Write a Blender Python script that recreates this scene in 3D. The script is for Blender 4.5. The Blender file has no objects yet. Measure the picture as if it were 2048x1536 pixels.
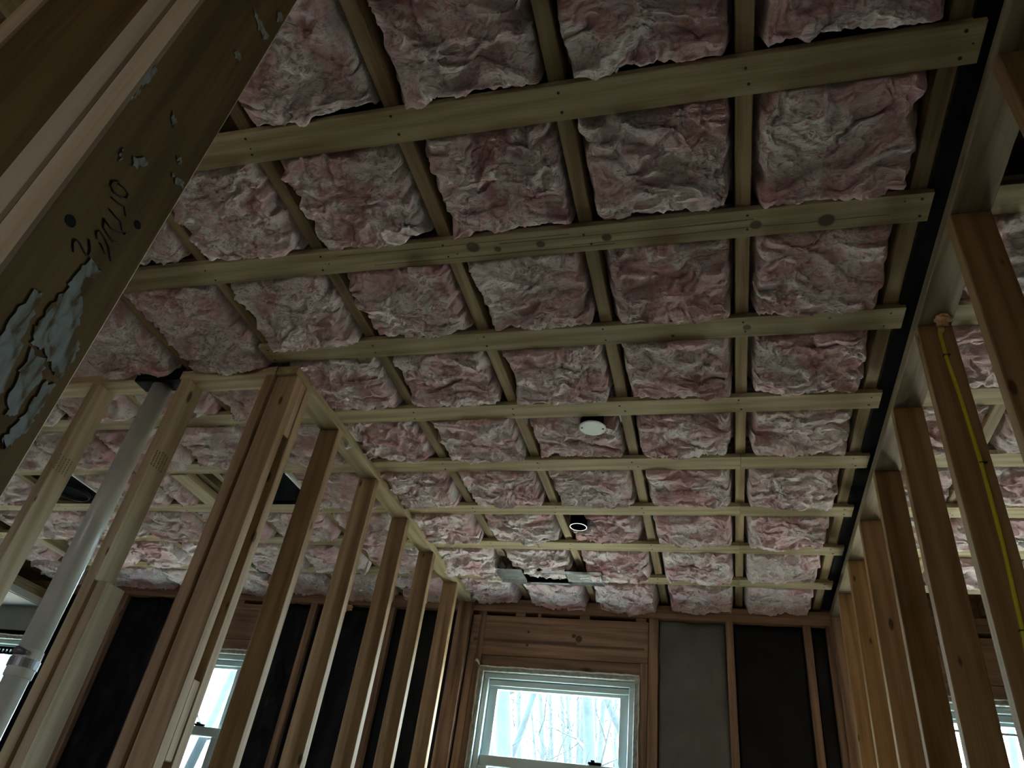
import bpy, bmesh, math, random
import numpy as np
from mathutils import Vector, Matrix

# ------------------------------------------------------------------ camera
ZC = 0.96                       # camera height above the floor
H = 1.499                       # underside of the furring strips above the camera
sc = bpy.context.scene
COL = sc.collection
cam_d = bpy.data.cameras.new('camera'); cam = bpy.data.objects.new('camera', cam_d); COL.objects.link(cam)
RGT = Vector((0.9632, 0.2366, 0.1262)); FWD = Vector((-0.2652, 0.7703, 0.5800))
FWD.normalize(); RGT = (RGT - FWD*RGT.dot(FWD)).normalized(); UPV = RGT.cross(FWD)
M = Matrix((RGT, UPV, -FWD)).transposed().to_4x4(); M.translation = (0, 0, ZC)
cam.matrix_world = M
cam_d.sensor_width = 36.0; cam_d.lens = 25.557; cam_d.clip_start = 0.02; cam_d.clip_end = 300
sc.camera = cam
sc.cycles.caustics_reflective = False; sc.cycles.caustics_refractive = False
# ------------------------------------------------------------------ world, exposure
SKY = 8.5
wd = bpy.data.worlds.new('overcast'); sc.world = wd; wd.use_nodes = True
bgn = wd.node_tree.nodes['Background']
bgn.inputs[0].default_value = (0.92, 0.97, 1.0, 1); bgn.inputs[1].default_value = SKY
vs = sc.view_settings
vs.view_transform = 'Standard'; vs.look = 'None'; vs.gamma = 1.0; vs.exposure = 2.62
vs.use_curve_mapping = False
# portals: they give no light of their own, they only tell the sampler where the windows are
YB = 4.15
WINS = [  # casing left, casing right (x) of the back wall's windows
    (-1.358, -0.441), (-3.53, -2.86), (-5.50, -4.58), (0.80, 1.717)]
for xl, xr in WINS:
    ld = bpy.data.lights.new('portal', 'AREA'); ld.shape = 'RECTANGLE'; ld.size = xr-xl; ld.size_y = 1.25
    ld.cycles.is_portal = True
    lo = bpy.data.objects.new('window_portal', ld); COL.objects.link(lo)
    lo.location = ((xl+xr)/2, YB+0.16, ZC+0.47); lo.rotation_euler = (-math.pi/2, 0, 0)

# unseen opening added in an outer wall to brighten camera-facing studs: (wall, from, to)
SIDE = [('rear', -2.30, -2.08)]
SX, SYR = 3.3, -3.2
for w_, a_, b_ in SIDE:
    ld = bpy.data.lights.new('portal', 'AREA'); ld.shape = 'RECTANGLE'; ld.size = b_-a_; ld.size_y = 1.25
    ld.cycles.is_portal = True
    lo = bpy.data.objects.new('window_portal', ld); COL.objects.link(lo)
    if w_ == 'right': lo.location = (SX+.11, (a_+b_)/2, ZC+.47); lo.rotation_euler = (math.pi/2, 0, math.pi/2)
    else: lo.location = ((a_+b_)/2, SYR-.11, ZC+.47); lo.rotation_euler = (math.pi/2, 0, 0)

random.seed(7)
# ------------------------------------------------------------------ noise (numpy)
def _hash(ix, iy, iz, s):
    h = (ix*374761393 + iy*668265263 + iz*2147483647 + s*1274126177) & 0xffffffff
    h = ((h ^ (h >> 13)) * 1274126177) & 0xffffffff
    h = ((h ^ (h >> 16)) * 2246822519) & 0xffffffff
    return ((h ^ (h >> 15)) & 0xffff) / 32767.5 - 1.0
def vnoise(x, y, s=0):
    x = np.asarray(x, float); y = np.asarray(y, float)
    ix = np.floor(x).astype(np.int64); iy = np.floor(y).astype(np.int64)
    fx = x-ix; fy = y-iy
    def g(dx, dy):
        a = _hash(ix+dx, iy+dy, 0*ix, s)*math.pi
        return np.cos(a)*(fx-dx) + np.sin(a)*(fy-dy)
    u = fx*fx*fx*(fx*(fx*6-15)+10); v = fy*fy*fy*(fy*(fy*6-15)+10)
    return 1.5*((g(0,0)*(1-u)+g(1,0)*u)*(1-v) + (g(0,1)*(1-u)+g(1,1)*u)*v)
def fbm(x, y, s=0, o=3):
    r = 0; a = 1.0; f = 1.0
    for k in range(o):
        r = r + a*vnoise(x*f, y*f, s+17*k); a *= .5; f *= 2.03
    return r
def sstep(t): 
    t = np.clip(t, 0, 1); return t*t*(3-2*t)

# ------------------------------------------------------------------ materials
def nmat(name):
    m = bpy.data.materials.new(name); m.use_nodes = True
    nt = m.node_tree; b = nt.nodes['Principled BSDF']
    return m, nt, b
def N(nt, t, **kw):
    n = nt.nodes.new(t)
    for k, v in kw.items(): setattr(n, k, v)
    return n
def L(nt, a, b): nt.links.new(a, b)
def ramp(nt, fac, stops):
    r = N(nt, 'ShaderNodeValToRGB'); L(nt, fac, r.inputs[0])
    e = r.color_ramp.elements
    while len(e) < len(stops): e.new(0.5)
    for el, (p, c) in zip(e, stops):
        el.position = p; el.color = (*c, 1)
    return r
def mathn(nt, op, a, b=None):
    n = N(nt, 'ShaderNodeMath', operation=op)
    for i, v in enumerate((a, b)):
        if v is None: continue
        if isinstance(v, (int, float)): n.inputs[i].default_value = v
        else: L(nt, v, n.inputs[i])
    return n.outputs[0]
def mixc(nt, fac, a, b, mode='MIX'):
    n = N(nt, 'ShaderNodeMix', data_type='RGBA', blend_type=mode)
    if isinstance(fac, (int, float)): n.inputs[0].default_value = fac
    else: L(nt, fac, n.inputs[0])
    for i, v in ((6, a), (7, b)):
        if isinstance(v, tuple): n.inputs[i].default_value = (*v, 1)
        else: L(nt, v, n.inputs[i])
    return n.outputs[2]
def flat(name, c, rough=.7, metal=0.0, noise=0.0, scale=30, spec=.5):
    m, nt, b = nmat(name); b.inputs['Specular IOR Level'].default_value = spec
    b.inputs['Base Color'].default_value = (*c, 1); b.inputs['Roughness'].default_value = rough
    b.inputs['Metallic'].default_value = metal
    if noise:
        tc = N(nt, 'ShaderNodeTexCoord'); nz = N(nt, 'ShaderNodeTexNoise')
        nz.inputs['Scale'].default_value = scale; nz.inputs['Detail'].default_value = 5
        L(nt, tc.outputs['Object'], nz.inputs['Vector'])
        lo = tuple(v*(1-noise) for v in c); hi = tuple(min(1, v*(1+noise)) for v in c)
        r = ramp(nt, nz.outputs['Fac'], [(.3, lo), (.7, hi)])
        L(nt, r.outputs[0], b.inputs['Base Color'])
        bp = N(nt, 'ShaderNodeBump'); bp.inputs['Strength'].default_value = .25; bp.inputs['Distance'].default_value = .003
        L(nt, nz.outputs['Fac'], bp.inputs['Height']); L(nt, bp.outputs[0], b.inputs['Normal'])
    return m
def wood(name, axis, light, dark, knot=(0.045, 0.026, 0.014), knots=(), kscale=1.0, kgate=.55, var=.22, cracks=(), con=.105, cross=None):
    """sawn softwood, grain along local axis 0/1/2; knots = [(along, across, radius)] on the wide face"""
    m, nt, b = nmat(name)
    tc = N(nt, 'ShaderNodeTexCoord'); oi = N(nt, 'ShaderNodeObjectInfo')
    off = N(nt, 'ShaderNodeVectorMath', operation='SCALE'); off.inputs[0].default_value = (37.1, 51.3, 23.7)
    L(nt, oi.outputs['Random'], off.inputs['Scale'])
    ad = N(nt, 'ShaderNodeVectorMath', operation='ADD'); L(nt, tc.outputs['Object'], ad.inputs[0]); L(nt, off.outputs[0], ad.inputs[1])
    def mp(al, ac):
        s = [ac]*3; s[axis] = al
        n = N(nt, 'ShaderNodeVectorMath', operation='MULTIPLY'); L(nt, ad.outputs[0], n.inputs[0]); n.inputs[1].default_value = s
        return n.outputs[0]
    n1 = N(nt, 'ShaderNodeTexNoise'); n1.inputs['Scale'].default_value = 1; n1.inputs['Detail'].default_value = 3
    n1.inputs['Distortion'].default_value = .6; L(nt, mp(1.6, 26), n1.inputs['Vector'])
    n2 = N(nt, 'ShaderNodeTexNoise'); n2.inputs['Scale'].default_value = 1; n2.inputs['Detail'].default_value = 4
    L(nt, mp(7, 210), n2.inputs['Vector'])
    # growth rings: sine of a warped cross coordinate
    w = N(nt, 'ShaderNodeTexWave', wave_type='BANDS', bands_direction='DIAGONAL'); w.inputs['Scale'].default_value = 1.0
    w.inputs['Distortion'].default_value = 5.0; w.inputs['Detail'].default_value = 2; w.inputs['Detail Scale'].default_value = .8
    L(nt, mp(.55, 13), w.inputs['Vector'])
    f = mathn(nt, 'ADD', mathn(nt, 'MULTIPLY', n1.outputs['Fac'], .55), mathn(nt, 'MULTIPLY', n2.outputs['Fac'], .32))
    f = mathn(nt, 'ADD', f, mathn(nt, 'MULTIPLY', w.outputs['Fac'], .13))
    mid = tuple((a+c)/2 for a, c in zip(light, dark))
    col = ramp(nt, f, [(.5-con, dark), (.50, mid), (.5+con, light)]).outputs[0]
    # scattered knots
    vo = N(nt, 'ShaderNodeTexVoronoi', feature='F1'); vo.inputs['Scale'].default_value = 1.0
    L(nt, mp(2.6*kscale, 7*kscale), vo.inputs['Vector'])
    sep = N(nt, 'ShaderNodeSeparateColor'); L(nt, vo.outputs['Color'], sep.inputs[0])
    gate = mathn(nt, 'GREATER_THAN', sep.outputs[0], kgate)
    rad = mathn(nt, 'ADD', mathn(nt, 'MULTIPLY', sep.outputs[1], .08), .05)
    kd = mathn(nt, 'SUBTRACT', vo.outputs['Distance'], rad)
    kf = N(nt, 'ShaderNodeMapRange'); L(nt, kd, kf.inputs[0]); kf.inputs[1].default_value = 0.03; kf.inputs[2].default_value = -.02
    kfac = mathn(nt, 'MULTIPLY', kf.outputs[0], gate)
    sx = N(nt, 'ShaderNodeSeparateXYZ'); L(nt, tc.outputs['Object'], sx.inputs[0])
    if cross is None: cross = 1 if axis != 1 else 0
    for (al, ac, r) in knots:
        da = mathn(nt, 'SUBTRACT', sx.outputs[axis], al); dc = mathn(nt, 'SUBTRACT', sx.outputs[cross], ac)
        d = mathn(nt, 'SQRT', mathn(nt, 'ADD', mathn(nt, 'POWER', da, 2), mathn(nt, 'POWER', dc, 2)))
        k = N(nt, 'ShaderNodeMapRange'); L(nt, d, k.inputs[0]); k.inputs[1].default_value = r*1.15; k.inputs[2].default_value = r*.8
        kfac = mathn(nt, 'MAXIMUM', kfac, k.outputs[0])
    for (a0, a1, ac, wdt) in cracks:       # dark open grain checks along the board
        wv = mathn(nt, 'ADD', ac, mathn(nt, 'MULTIPLY', mathn(nt, 'SUBTRACT', n1.outputs['Fac'], .5), .02))
        d = mathn(nt, 'ABSOLUTE', mathn(nt, 'SUBTRACT', sx.outputs[cross], wv))
        k = N(nt, 'ShaderNodeMapRange'); L(nt, d, k.inputs[0]); k.inputs[1].default_value = wdt; k.inputs[2].default_value = wdt*.3
        i0 = mathn(nt, 'MULTIPLY', mathn(nt, 'GREATER_THAN', sx.outputs[axis], a0), mathn(nt, 'LESS_THAN', sx.outputs[axis], a1))
        kfac = mathn(nt, 'MAXIMUM', kfac, mathn(nt, 'MULTIPLY', k.outputs[0], mathn(nt, 'MULTIPLY', i0, .8)))
    col = mixc(nt, mathn(nt, 'MULTIPLY', kfac, .85), col, knot)
    vr = N(nt, 'ShaderNodeMapRange'); L(nt, oi.outputs['Random'], vr.inputs[0]); vr.inputs[3].default_value = 1-var; vr.inputs[4].default_value = 1+var*.6
    hs = N(nt, 'ShaderNodeHueSaturation'); L(nt, col, hs.inputs['Color']); L(nt, vr.outputs[0], hs.inputs['Value'])
    L(nt, hs.outputs[0], b.inputs['Base Color'])
    b.inputs['Roughness'].default_value = .72; b.inputs['Specular IOR Level'].default_value = .3
    bp = N(nt, 'ShaderNodeBump'); bp.inputs['Strength'].default_value = .25; bp.inputs['Distance'].default_value = .002
    L(nt, f, bp.inputs['Height']); L(nt, bp.outputs[0], b.inputs['Normal'])
    return m
PINE_L, PINE_D = (0.42, 0.35, 0.215), (0.29, 0.225, 0.12)
STUD_L, STUD_D = (0.47, 0.335, 0.21), (0.30, 0.19, 0.105)
OLD_L, OLD_D = (0.36, 0.235, 0.16), (0.18, 0.11, 0.075)
pine_x = wood('pine_strip_wood', 0, PINE_L, PINE_D, kgate=.75)
pine_y = wood('pine_plate_wood', 1, PINE_L, PINE_D, kgate=.7)
joist_y = wood('joist_wood', 1, (0.36, 0.275, 0.155), (0.22, 0.155, 0.08), kgate=.7)
rstud_z = wood('warm_stud_wood', 2, (0.40, 0.25, 0.12), (0.25, 0.145, 0.06), kgate=.15, kscale=1.9, con=.14)
rplate_y = wood('brown_plate_wood', 1, (0.30, 0.235, 0.15), (0.20, 0.145, 0.085), kgate=.6)
stud_z = wood('stud_wood', 2, STUD_L, STUD_D, kgate=.15, kscale=1.9, con=.14)
pale_z = wood('pale_stud_wood', 2, (0.56, 0.46, 0.31), (0.40, 0.30, 0.18), kgate=.2, kscale=1.9, con=.14)
pine_xp = wood('pine_top_plate_wood', 0, (0.58, 0.49, 0.32), (0.38, 0.28, 0.16), kgate=.7)
old_x = wood('old_header_wood', 0, OLD_L, OLD_D, kgate=.5, kscale=.8, con=.19)
header_x = wood('knotty_header_wood', 0, (0.40, 0.265, 0.185), (0.20, 0.12, 0.085), kgate=.95, con=.16, cross=2, knots=[(.13, .02, .020), (.10, .035, .012), (-.17, .045, .008), (-.17, -.03, .009)], cracks=[(-.5, .12, -.012, .018), (.1, .5, -.02, .010)])
old_z = wood('old_stud_wood', 2, OLD_L, OLD_D, kgate=.6)
old_y = wood('old_beam_wood', 1, OLD_L, OLD_D)
deck_m = wood('attic_deck_wood', 0, (0.20, 0.13, 0.08), (0.10, 0.06, 0.035))
floor_m = wood('subfloor_wood', 1, (0.27, 0.22, 0.16), (0.18, 0.14, 0.10))
nail_m = flat('nail_steel', (0.02, 0.02, 0.018), .5, .3)
black_m = flat('matte_black', (0.006, 0.0065, 0.008), .8, 0, .3, 60, spec=.15)
blackmetal_m = flat('black_enamel', (0.006, 0.0065, 0.008), .9, spec=.02)
galv_m = flat('galvanised_steel', (0.50, 0.56, 0.57), .24, .95, .3, 40)
white_metal_m = flat('white_speckled_enamel', (0.78, 0.84, 0.84), .5, 0, .12, 320)
vinyl_m = flat('window_vinyl', (0.50, 0.61, 0.63), .45)
casing_m = flat('weathered_casing_paint', (0.34, 0.36, 0.345), .7, 0, .35, 40)
caulk_m = flat('old_caulk', (0.60, 0.58, 0.54), .8, 0, .15, 60)
drywall_m = flat('grey_drywall', (0.28, 0.28, 0.28), .85, 0, .04, 8)
whitetrim_m = flat('white_drywall_edge', (0.82, 0.86, 0.86), .6)
pvc_m = flat('pvc_plastic', (0.60, 0.60, 0.57), .34, 0, .10, 9)
yellow_m = flat('yellow_cable_sheath', (0.62, 0.56, 0.03), .4)
foam_m = flat('orange_foam', (0.72, 0.45, 0.27), .9, 0, .15, 50)
ink_m = flat('carpenter_marker_ink', (0.05, 0.022, 0.016), .6)
def worn_paint():
    m, nt, b = nmat('worn_white_paint'); tc = N(nt, 'ShaderNodeTexCoord'); nz = N(nt, 'ShaderNodeTexNoise')
    mp = N(nt, 'ShaderNodeVectorMath', operation='MULTIPLY'); mp.inputs[1].default_value = (60, 60, 22); L(nt, tc.outputs['Object'], mp.inputs[0]); L(nt, mp.outputs[0], nz.inputs['Vector'])
    nz.inputs['Scale'].default_value = 1.6; nz.inputs['Detail'].default_value = 6; nz.inputs['Distortion'].default_value = .8
    r = ramp(nt, nz.outputs['Fac'], [(.40, (0.20, 0.125, 0.055)), (.47, (0.36, 0.33, 0.27)), (.60, (0.48, 0.50, 0.47))])
    L(nt, r.outputs[0], b.inputs['Base Color']); b.inputs['Roughness'].default_value = .65
    return m
paint_m = worn_paint()
dark_m = flat('dark_sheathing', (0.03, 0.028, 0.028), .9, 0, .3, 10)
bark_m = flat('tree_bark', (0.016, 0.026, 0.032), .95, 0, .3, 6)
leaf_m = flat('leaf_litter', (0.46, 0.38, 0.29), .95, 0, .35, 1.2)
paper_grey = flat('grey_batt_facing', (0.13, 0.13, 0.125), .75, 0, .2, 4)
paper_black = flat('black_batt_facing', (0.0045, 0.0045, 0.007), .6, 0, .25, 4, spec=.22)

def insulation_material():
    m, nt, b = nmat('pink_fibreglass')
    tc = N(nt, 'ShaderNodeTexCoord'); oi = N(nt, 'ShaderNodeObjectInfo')
    off = N(nt, 'ShaderNodeVectorMath', operation='SCALE'); off.inputs[0].default_value = (13.1, 31.3, 7.7)
    L(nt, oi.outputs['Random'], off.inputs['Scale'])
    ad = N(nt, 'ShaderNodeVectorMath', operation='ADD'); L(nt, tc.outputs['Object'], ad.inputs[0]); L(nt, off.outputs[0], ad.inputs[1])
    def nz(scale, det, dis, vec=None, rough=.55):
        n = N(nt, 'ShaderNodeTexNoise'); n.inputs['Scale'].default_value = scale; n.inputs['Detail'].default_value = det
        n.inputs['Distortion'].default_value = dis; n.inputs['Roughness'].default_value = rough
        L(nt, vec or ad.outputs[0], n.inputs['Vector']); return n.outputs['Fac']
    patch = nz(6.0, 4, 1.2)                       # where the dye took
    st = N(nt, 'ShaderNodeVectorMath', operation='MULTIPLY'); L(nt, ad.outputs[0], st.inputs[0]); st.inputs[1].default_value = (1, 1.9, 1.4)
    a = nz(17, 5, 2.6, st.outputs[0]); rid = mathn(nt, 'SUBTRACT', 1.0, mathn(nt, 'MULTIPLY', mathn(nt, 'ABSOLUTE', mathn(nt, 'SUBTRACT', a, .5)), 5.5))
    a2 = nz(46, 4, 3.0, st.outputs[0]); rid2 = mathn(nt, 'SUBTRACT', 1.0, mathn(nt, 'MULTIPLY', mathn(nt, 'ABSOLUTE', mathn(nt, 'SUBTRACT', a2, .5)), 5.0))
    fibre = mathn(nt, 'ADD', mathn(nt, 'MULTIPLY', mathn(nt, 'MAXIMUM', rid, 0.0), .55), mathn(nt, 'MULTIPLY', mathn(nt, 'MAXIMUM', rid2, 0.0), .35))
    pk = ramp(nt, patch, [(.36, (0.66, 0.30, 0.355)), (.64, (0.79, 0.50, 0.55))])
    def mr(v, a, c):
        n = N(nt, 'ShaderNodeMapRange'); n.interpolation_type = 'SMOOTHSTEP'; L(nt, v, n.inputs[0]); n.inputs[1].default_value = a; n.inputs[2].default_value = c; return n.outputs[0]
    wisp = mathn(nt, 'MULTIPLY', mr(rid, .05, .95), mr(nz(5.5, 3, .8), .34, .62))
    wisp = mathn(nt, 'MINIMUM', mathn(nt, 'ADD', wisp, mathn(nt, 'MULTIPLY', mr(rid2, .1, 1.0), .16)), .92)
    L(nt, mixc(nt, wisp, pk.outputs[0], (0.92, 0.90, 0.91)), b.inputs['Base Color'])
    b.inputs['Roughness'].default_value = 1.0; b.inputs['Specular IOR Level'].default_value = 0.0
    b.inputs['Sheen Weight'].default_value = .5; b.inputs['Sheen Roughness'].default_value = .6
    b.inputs['Sheen Tint'].default_value = (1, .92, .92, 1)
    hgt = mathn(nt, 'ADD', fibre, mathn(nt, 'MULTIPLY', nz(120, 3, 2.0), .35))
    bp = N(nt, 'ShaderNodeBump'); bp.inputs['Strength'].default_value = .6; bp.inputs['Distance'].default_value = .005
    L(nt, hgt, bp.inputs['Height']); L(nt, bp.outputs[0], b.inputs['Normal'])
    return m
pink_m = insulation_material()

def glass_material():
    m = bpy.data.materials.new('window_glass'); m.use_nodes = True; nt = m.node_tree
    for n in list(nt.nodes): nt.nodes.remove(n)
    out = N(nt, 'ShaderNodeOutputMaterial'); tr = N(nt, 'ShaderNodeBsdfTransparent'); gl = N(nt, 'ShaderNodeBsdfGlossy')
    tr.inputs[0].default_value = (0.87, 0.972, 1.0, 1); gl.inputs['Roughness'].default_value = .03
    mx = N(nt, 'ShaderNodeMixShader'); mx.inputs[0].default_value = .05
    L(nt, tr.outputs[0], mx.inputs[1]); L(nt, gl.outputs[0], mx.inputs[2]); L(nt, mx.outputs[0], out.inputs[0])
    return m
glass_m = glass_material()
def screen_material():
    m = bpy.data.materials.new('insect_screen_mesh'); m.use_nodes = True; nt = m.node_tree
    for n in list(nt.nodes): nt.nodes.remove(n)
    out = N(nt, 'ShaderNodeOutputMaterial'); tr = N(nt, 'ShaderNodeBsdfTransparent'); df = N(nt, 'ShaderNodeBsdfDiffuse')
    df.inputs[0].default_value = (0.10, 0.13, 0.15, 1)
    mx = N(nt, 'ShaderNodeMixShader'); mx.inputs[0].default_value = .55
    L(nt, tr.outputs[0], mx.inputs[1]); L(nt, df.outputs[0], mx.inputs[2]); L(nt, mx.outputs[0], out.inputs[0])
    return m
screen_m = screen_material()

# ------------------------------------------------------------------ object helpers (coordinates: camera at the origin in x, y, z; z is lifted by ZC)
def link(o, parent=None):
    COL.objects.link(o)
    if parent is not None:
        off = Vector((0, 0, 0)); p = parent
        while p is not None: off += p.location; p = p.parent
        o.parent = parent
        o.location = o.location - off
    return o
def tag(o, label=None, cat=None, group=None, kind=None):
    for k, v in (('label', label), ('category', cat), ('group', group), ('kind', kind)):
        if v: o[k] = v
    return o
def empty(name, x, y, z=-ZC):
    o = bpy.data.objects.new(name, None); o.location = (x, y, z+ZC); o.empty_display_size = .05
    COL.objects.link(o); return o
def mesh_obj(name, bm, m, parent=None, loc=None, smooth=False):
    """bm in scene coordinates (z from the camera); origin moved to loc or the centre"""
    if loc is None:
        vs_ = [v.co for v in bm.verts]
        loc = Vector([(min(c)+max(c))/2 for c in zip(*[tuple(v) for v in vs_])])
    loc = Vector(loc)
    bmesh.ops.translate(bm, verts=bm.verts, vec=-loc)
    me = bpy.data.meshes.new(name); bm.normal_update(); bm.to_mesh(me); bm.free()
    if smooth:
        for p in me.polygons: p.use_smooth = True
    me.materials.append(m)
    o = bpy.data.objects.new(name, me); o.location = loc + Vector((0, 0, ZC))
    return link(o, parent)
def bx(bm, x0, x1, y0, y1, z0, z1, bev=0.0):
    r = bmesh.ops.create_cube(bm, size=1.0)
    vv = r['verts']
    bmesh.ops.scale(bm, verts=vv, vec=(x1-x0, y1-y0, z1-z0))
    bmesh.ops.translate(bm, verts=vv, vec=((x0+x1)/2, (y0+y1)/2, (z0+z1)/2))
    if bev:
        es = {e for v in vv for e in v.link_edges}
        bmesh.ops.bevel(bm, geom=list(es), offset=bev, segments=1, affect='EDGES', profile=.5)
def lumber(name, x0, x1, y0, y1, z0, z1, m, parent=None, bev=.0025, rot=None):
    bm = bmesh.new(); bx(bm, x0, x1, y0, y1, z0, z1, bev)
    o = mesh_obj(name, bm, m, parent)
    if rot: o.rotation_euler = rot
    return o
def tube(bm, pts, rads, n=10, cap=True):
    pts = [Vector(p) for p in pts]
    if isinstance(rads, (int, float)): rads = [rads]*len(pts)
    rings = []; prev = None
    for i, p in enumerate(pts):
        t = (pts[min(i+1, len(pts)-1)] - pts[max(i-1, 0)]).normalized()
        if prev is None:
            a = Vector((0, 0, 1)) if abs(t.z) < .9 else Vector((1, 0, 0)); u = t.cross(a).normalized()
        else:
            u = (prev - t*prev.dot(t)).normalized()
        prev = u; w = t.cross(u)
        rings.append([bm.verts.new(p + (u*math.cos(2*math.pi*k/n) + w*math.sin(2*math.pi*k/n))*rads[i]) for k in range(n)])
    for a, b in zip(rings, rings[1:]):
        for k in range(n): bm.faces.new((a[k], a[(k+1) % n], b[(k+1) % n], b[k]))
    if cap:
        bm.faces.new(rings[0][::-1]); bm.faces.new(rings[-1])
def disc(bm, c, r, up=(0, 0, -1), n=10, h=.0015):
    up = Vector(up).normalized(); a = Vector((1, 0, 0)) if abs(up.x) < .9 else Vector((0, 1, 0))
    u = up.cross(a).normalized(); w = up.cross(u); c = Vector(c)
    lo = [bm.verts.new(c + (u*math.cos(2*math.pi*k/n)+w*math.sin(2*math.pi*k/n))*r) for k in range(n)]
    hi = [bm.verts.new(v.co + up*h) for v in lo]
    bm.faces.new(hi)
    for k in range(n): bm.faces.new((lo[k], lo[(k+1) % n], hi[(k+1) % n], hi[k]))

# ================================================================== LARGE STRUCTURE
FX0, FX1, FY0, FY1 = -5.7, 3.3, -3.2, YB+.14
bm = bmesh.new(); bx(bm, FX0, FX1, FY0, FY1, -ZC-.05, -ZC)
tag(mesh_obj('floor', bm, floor_m), kind='structure', label='rough wooden subfloor below the frame')
bm = bmesh.new(); bx(bm, FX0-.2, FX1+.2, FY0-.2, FY1+.3, H+.21, H+.235)
ceil = tag(mesh_obj('ceiling', bm, deck_m), 'dark open joist ceiling above the furring strips', kind='structure')

# joists: each is a piece of the ceiling
JC = [0.094 - .4064*k for k in range(0, 14)]
JR = [.498, .905, 1.311, 1.718]
for xc in JC + JR:
    if abs(xc+4.19) < .12: continue
    lumber('joist', xc-.019, xc+.019, -.2, YB+.05, H+.019, H+.203, joist_y, ceil, bev=.002)
lumber('joist', -4.225, -4.147, 2.95, YB+.05, H+.012, H+.196, joist_y, ceil, bev=.002)
lumber('cleat', -2.575, -2.479, 2.61, 2.92, H-.006, H+.03, pine_y, ceil, bev=.002)
lumber('cleat', -2.475, -2.437, 2.61, 2.92, H+.03, H+.10, joist_y, ceil, bev=.002)
# flat black strip filling the dark gap over the right-hand partition
bm = bmesh.new(); bx(bm, .521, .57, .3, YB, H+.012, H+.018)
mesh_obj('gap_strip', bm, black_m, ceil)

# ---- back wall ------------------------------------------------------------
wb = empty('wall_back', -1, YB); tag(wb, 'exterior stud wall with windows and dark faced insulation', kind='structure')
WZ0, WZ1 = -0.16, 1.104                      # casing bottom and top
def wall_cells(x0, x1, holes, y0, y1, z0, z1, m, nm='sheathing'):
    bm = bmesh.new(); xs = x0
    for a, b in sorted(holes):
        bx(bm, xs, a, y0, y1, z0, z1); bx(bm, a, b, y0, y1, WZ1-.04, z1); bx(bm, a, b, y0, y1, z0, WZ0+.04); xs = b
    bx(bm, xs, x1, y0, y1, z0, z1)
    return mesh_obj(nm, bm, m, wb)
wall_cells(FX0, FX1, [(a+.035, b-.035) for a, b in WINS], YB+.092, YB+.14, -ZC, H+.21, dark_m)
# plates
PB = H-.076
for i, (z0, z1) in enumerate(((PB, PB+.0375), (PB+.038, H))):
    lumber('top_plate', FX0, FX1, YB, YB+.089, z0, z1, old_x, wb)
lumber('rim_joist', FX0, FX1, YB+.05, YB+.089, H+.001, H+.205, old_x, wb)
def wall_stud(x0, x1, z1=PB, z0=-ZC, m=old_z, y0=YB):
    return lumber('stud', x0, x1, y0, YB+.089, z0, z1-.0005, m, wb)
for a, b in ((.017, .058), (.418, .457), (.531, .569), (-.398, -.346), (-1.395, -1.357),
             (-2.003, -1.962), (-2.55, -2.505), (-2.86+.02, -2.80), (-3.60, -3.53-.02), (-4.03, -3.99), (-4.56, -4.52), (.74, .80), (1.72, 1.78), (2.2, 2.24)):
    wall_stud(a, b)
wall_stud(-.441, -.40, 1.17)       # trimmer by the centre window
# headers over the windows
for i, (xl, xr) in enumerate(WINS):
    hx0, hx1 = (-1.443, -.40) if i == 0 else (xl-.02, xr+.02)
    if i == 2: continue
    lumber('header', hx0, hx1, YB+.002, YB+.04, 1.17, 1.358, header_x if i == 0 else old_x, wb)
    lumber('header_cap', hx0, hx1, YB+.001, YB+.085, 1.3585, 1.398, old_x, wb)
    lumber('header_board', hx0, hx1, YB+.012, YB+.05, 1.104, 1.1695, old_x, wb)
    w_ = hx1-hx0
    for fx, ww in ((.03, .05), (.25, .06), (.38, .02), (.62, .06), (.93, .06)):
        lumber('spacer_block', hx0+fx*w_, hx0+fx*w_+ww, YB+.006, YB+.07, 1.3985, PB-.0005, old_x, wb, bev=.002)
lumber('trimmer', -1.443, -1.397, YB+.003, YB+.089, -ZC, 1.1695, old_z, wb)
# drywall at the far left
bm = bmesh.new(); bx(bm, FX0, -4.58, YB-.012, YB-.001, WZ1+.03, 1.305); mesh_obj('drywall_sheet', bm, drywall_m, wb)

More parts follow.
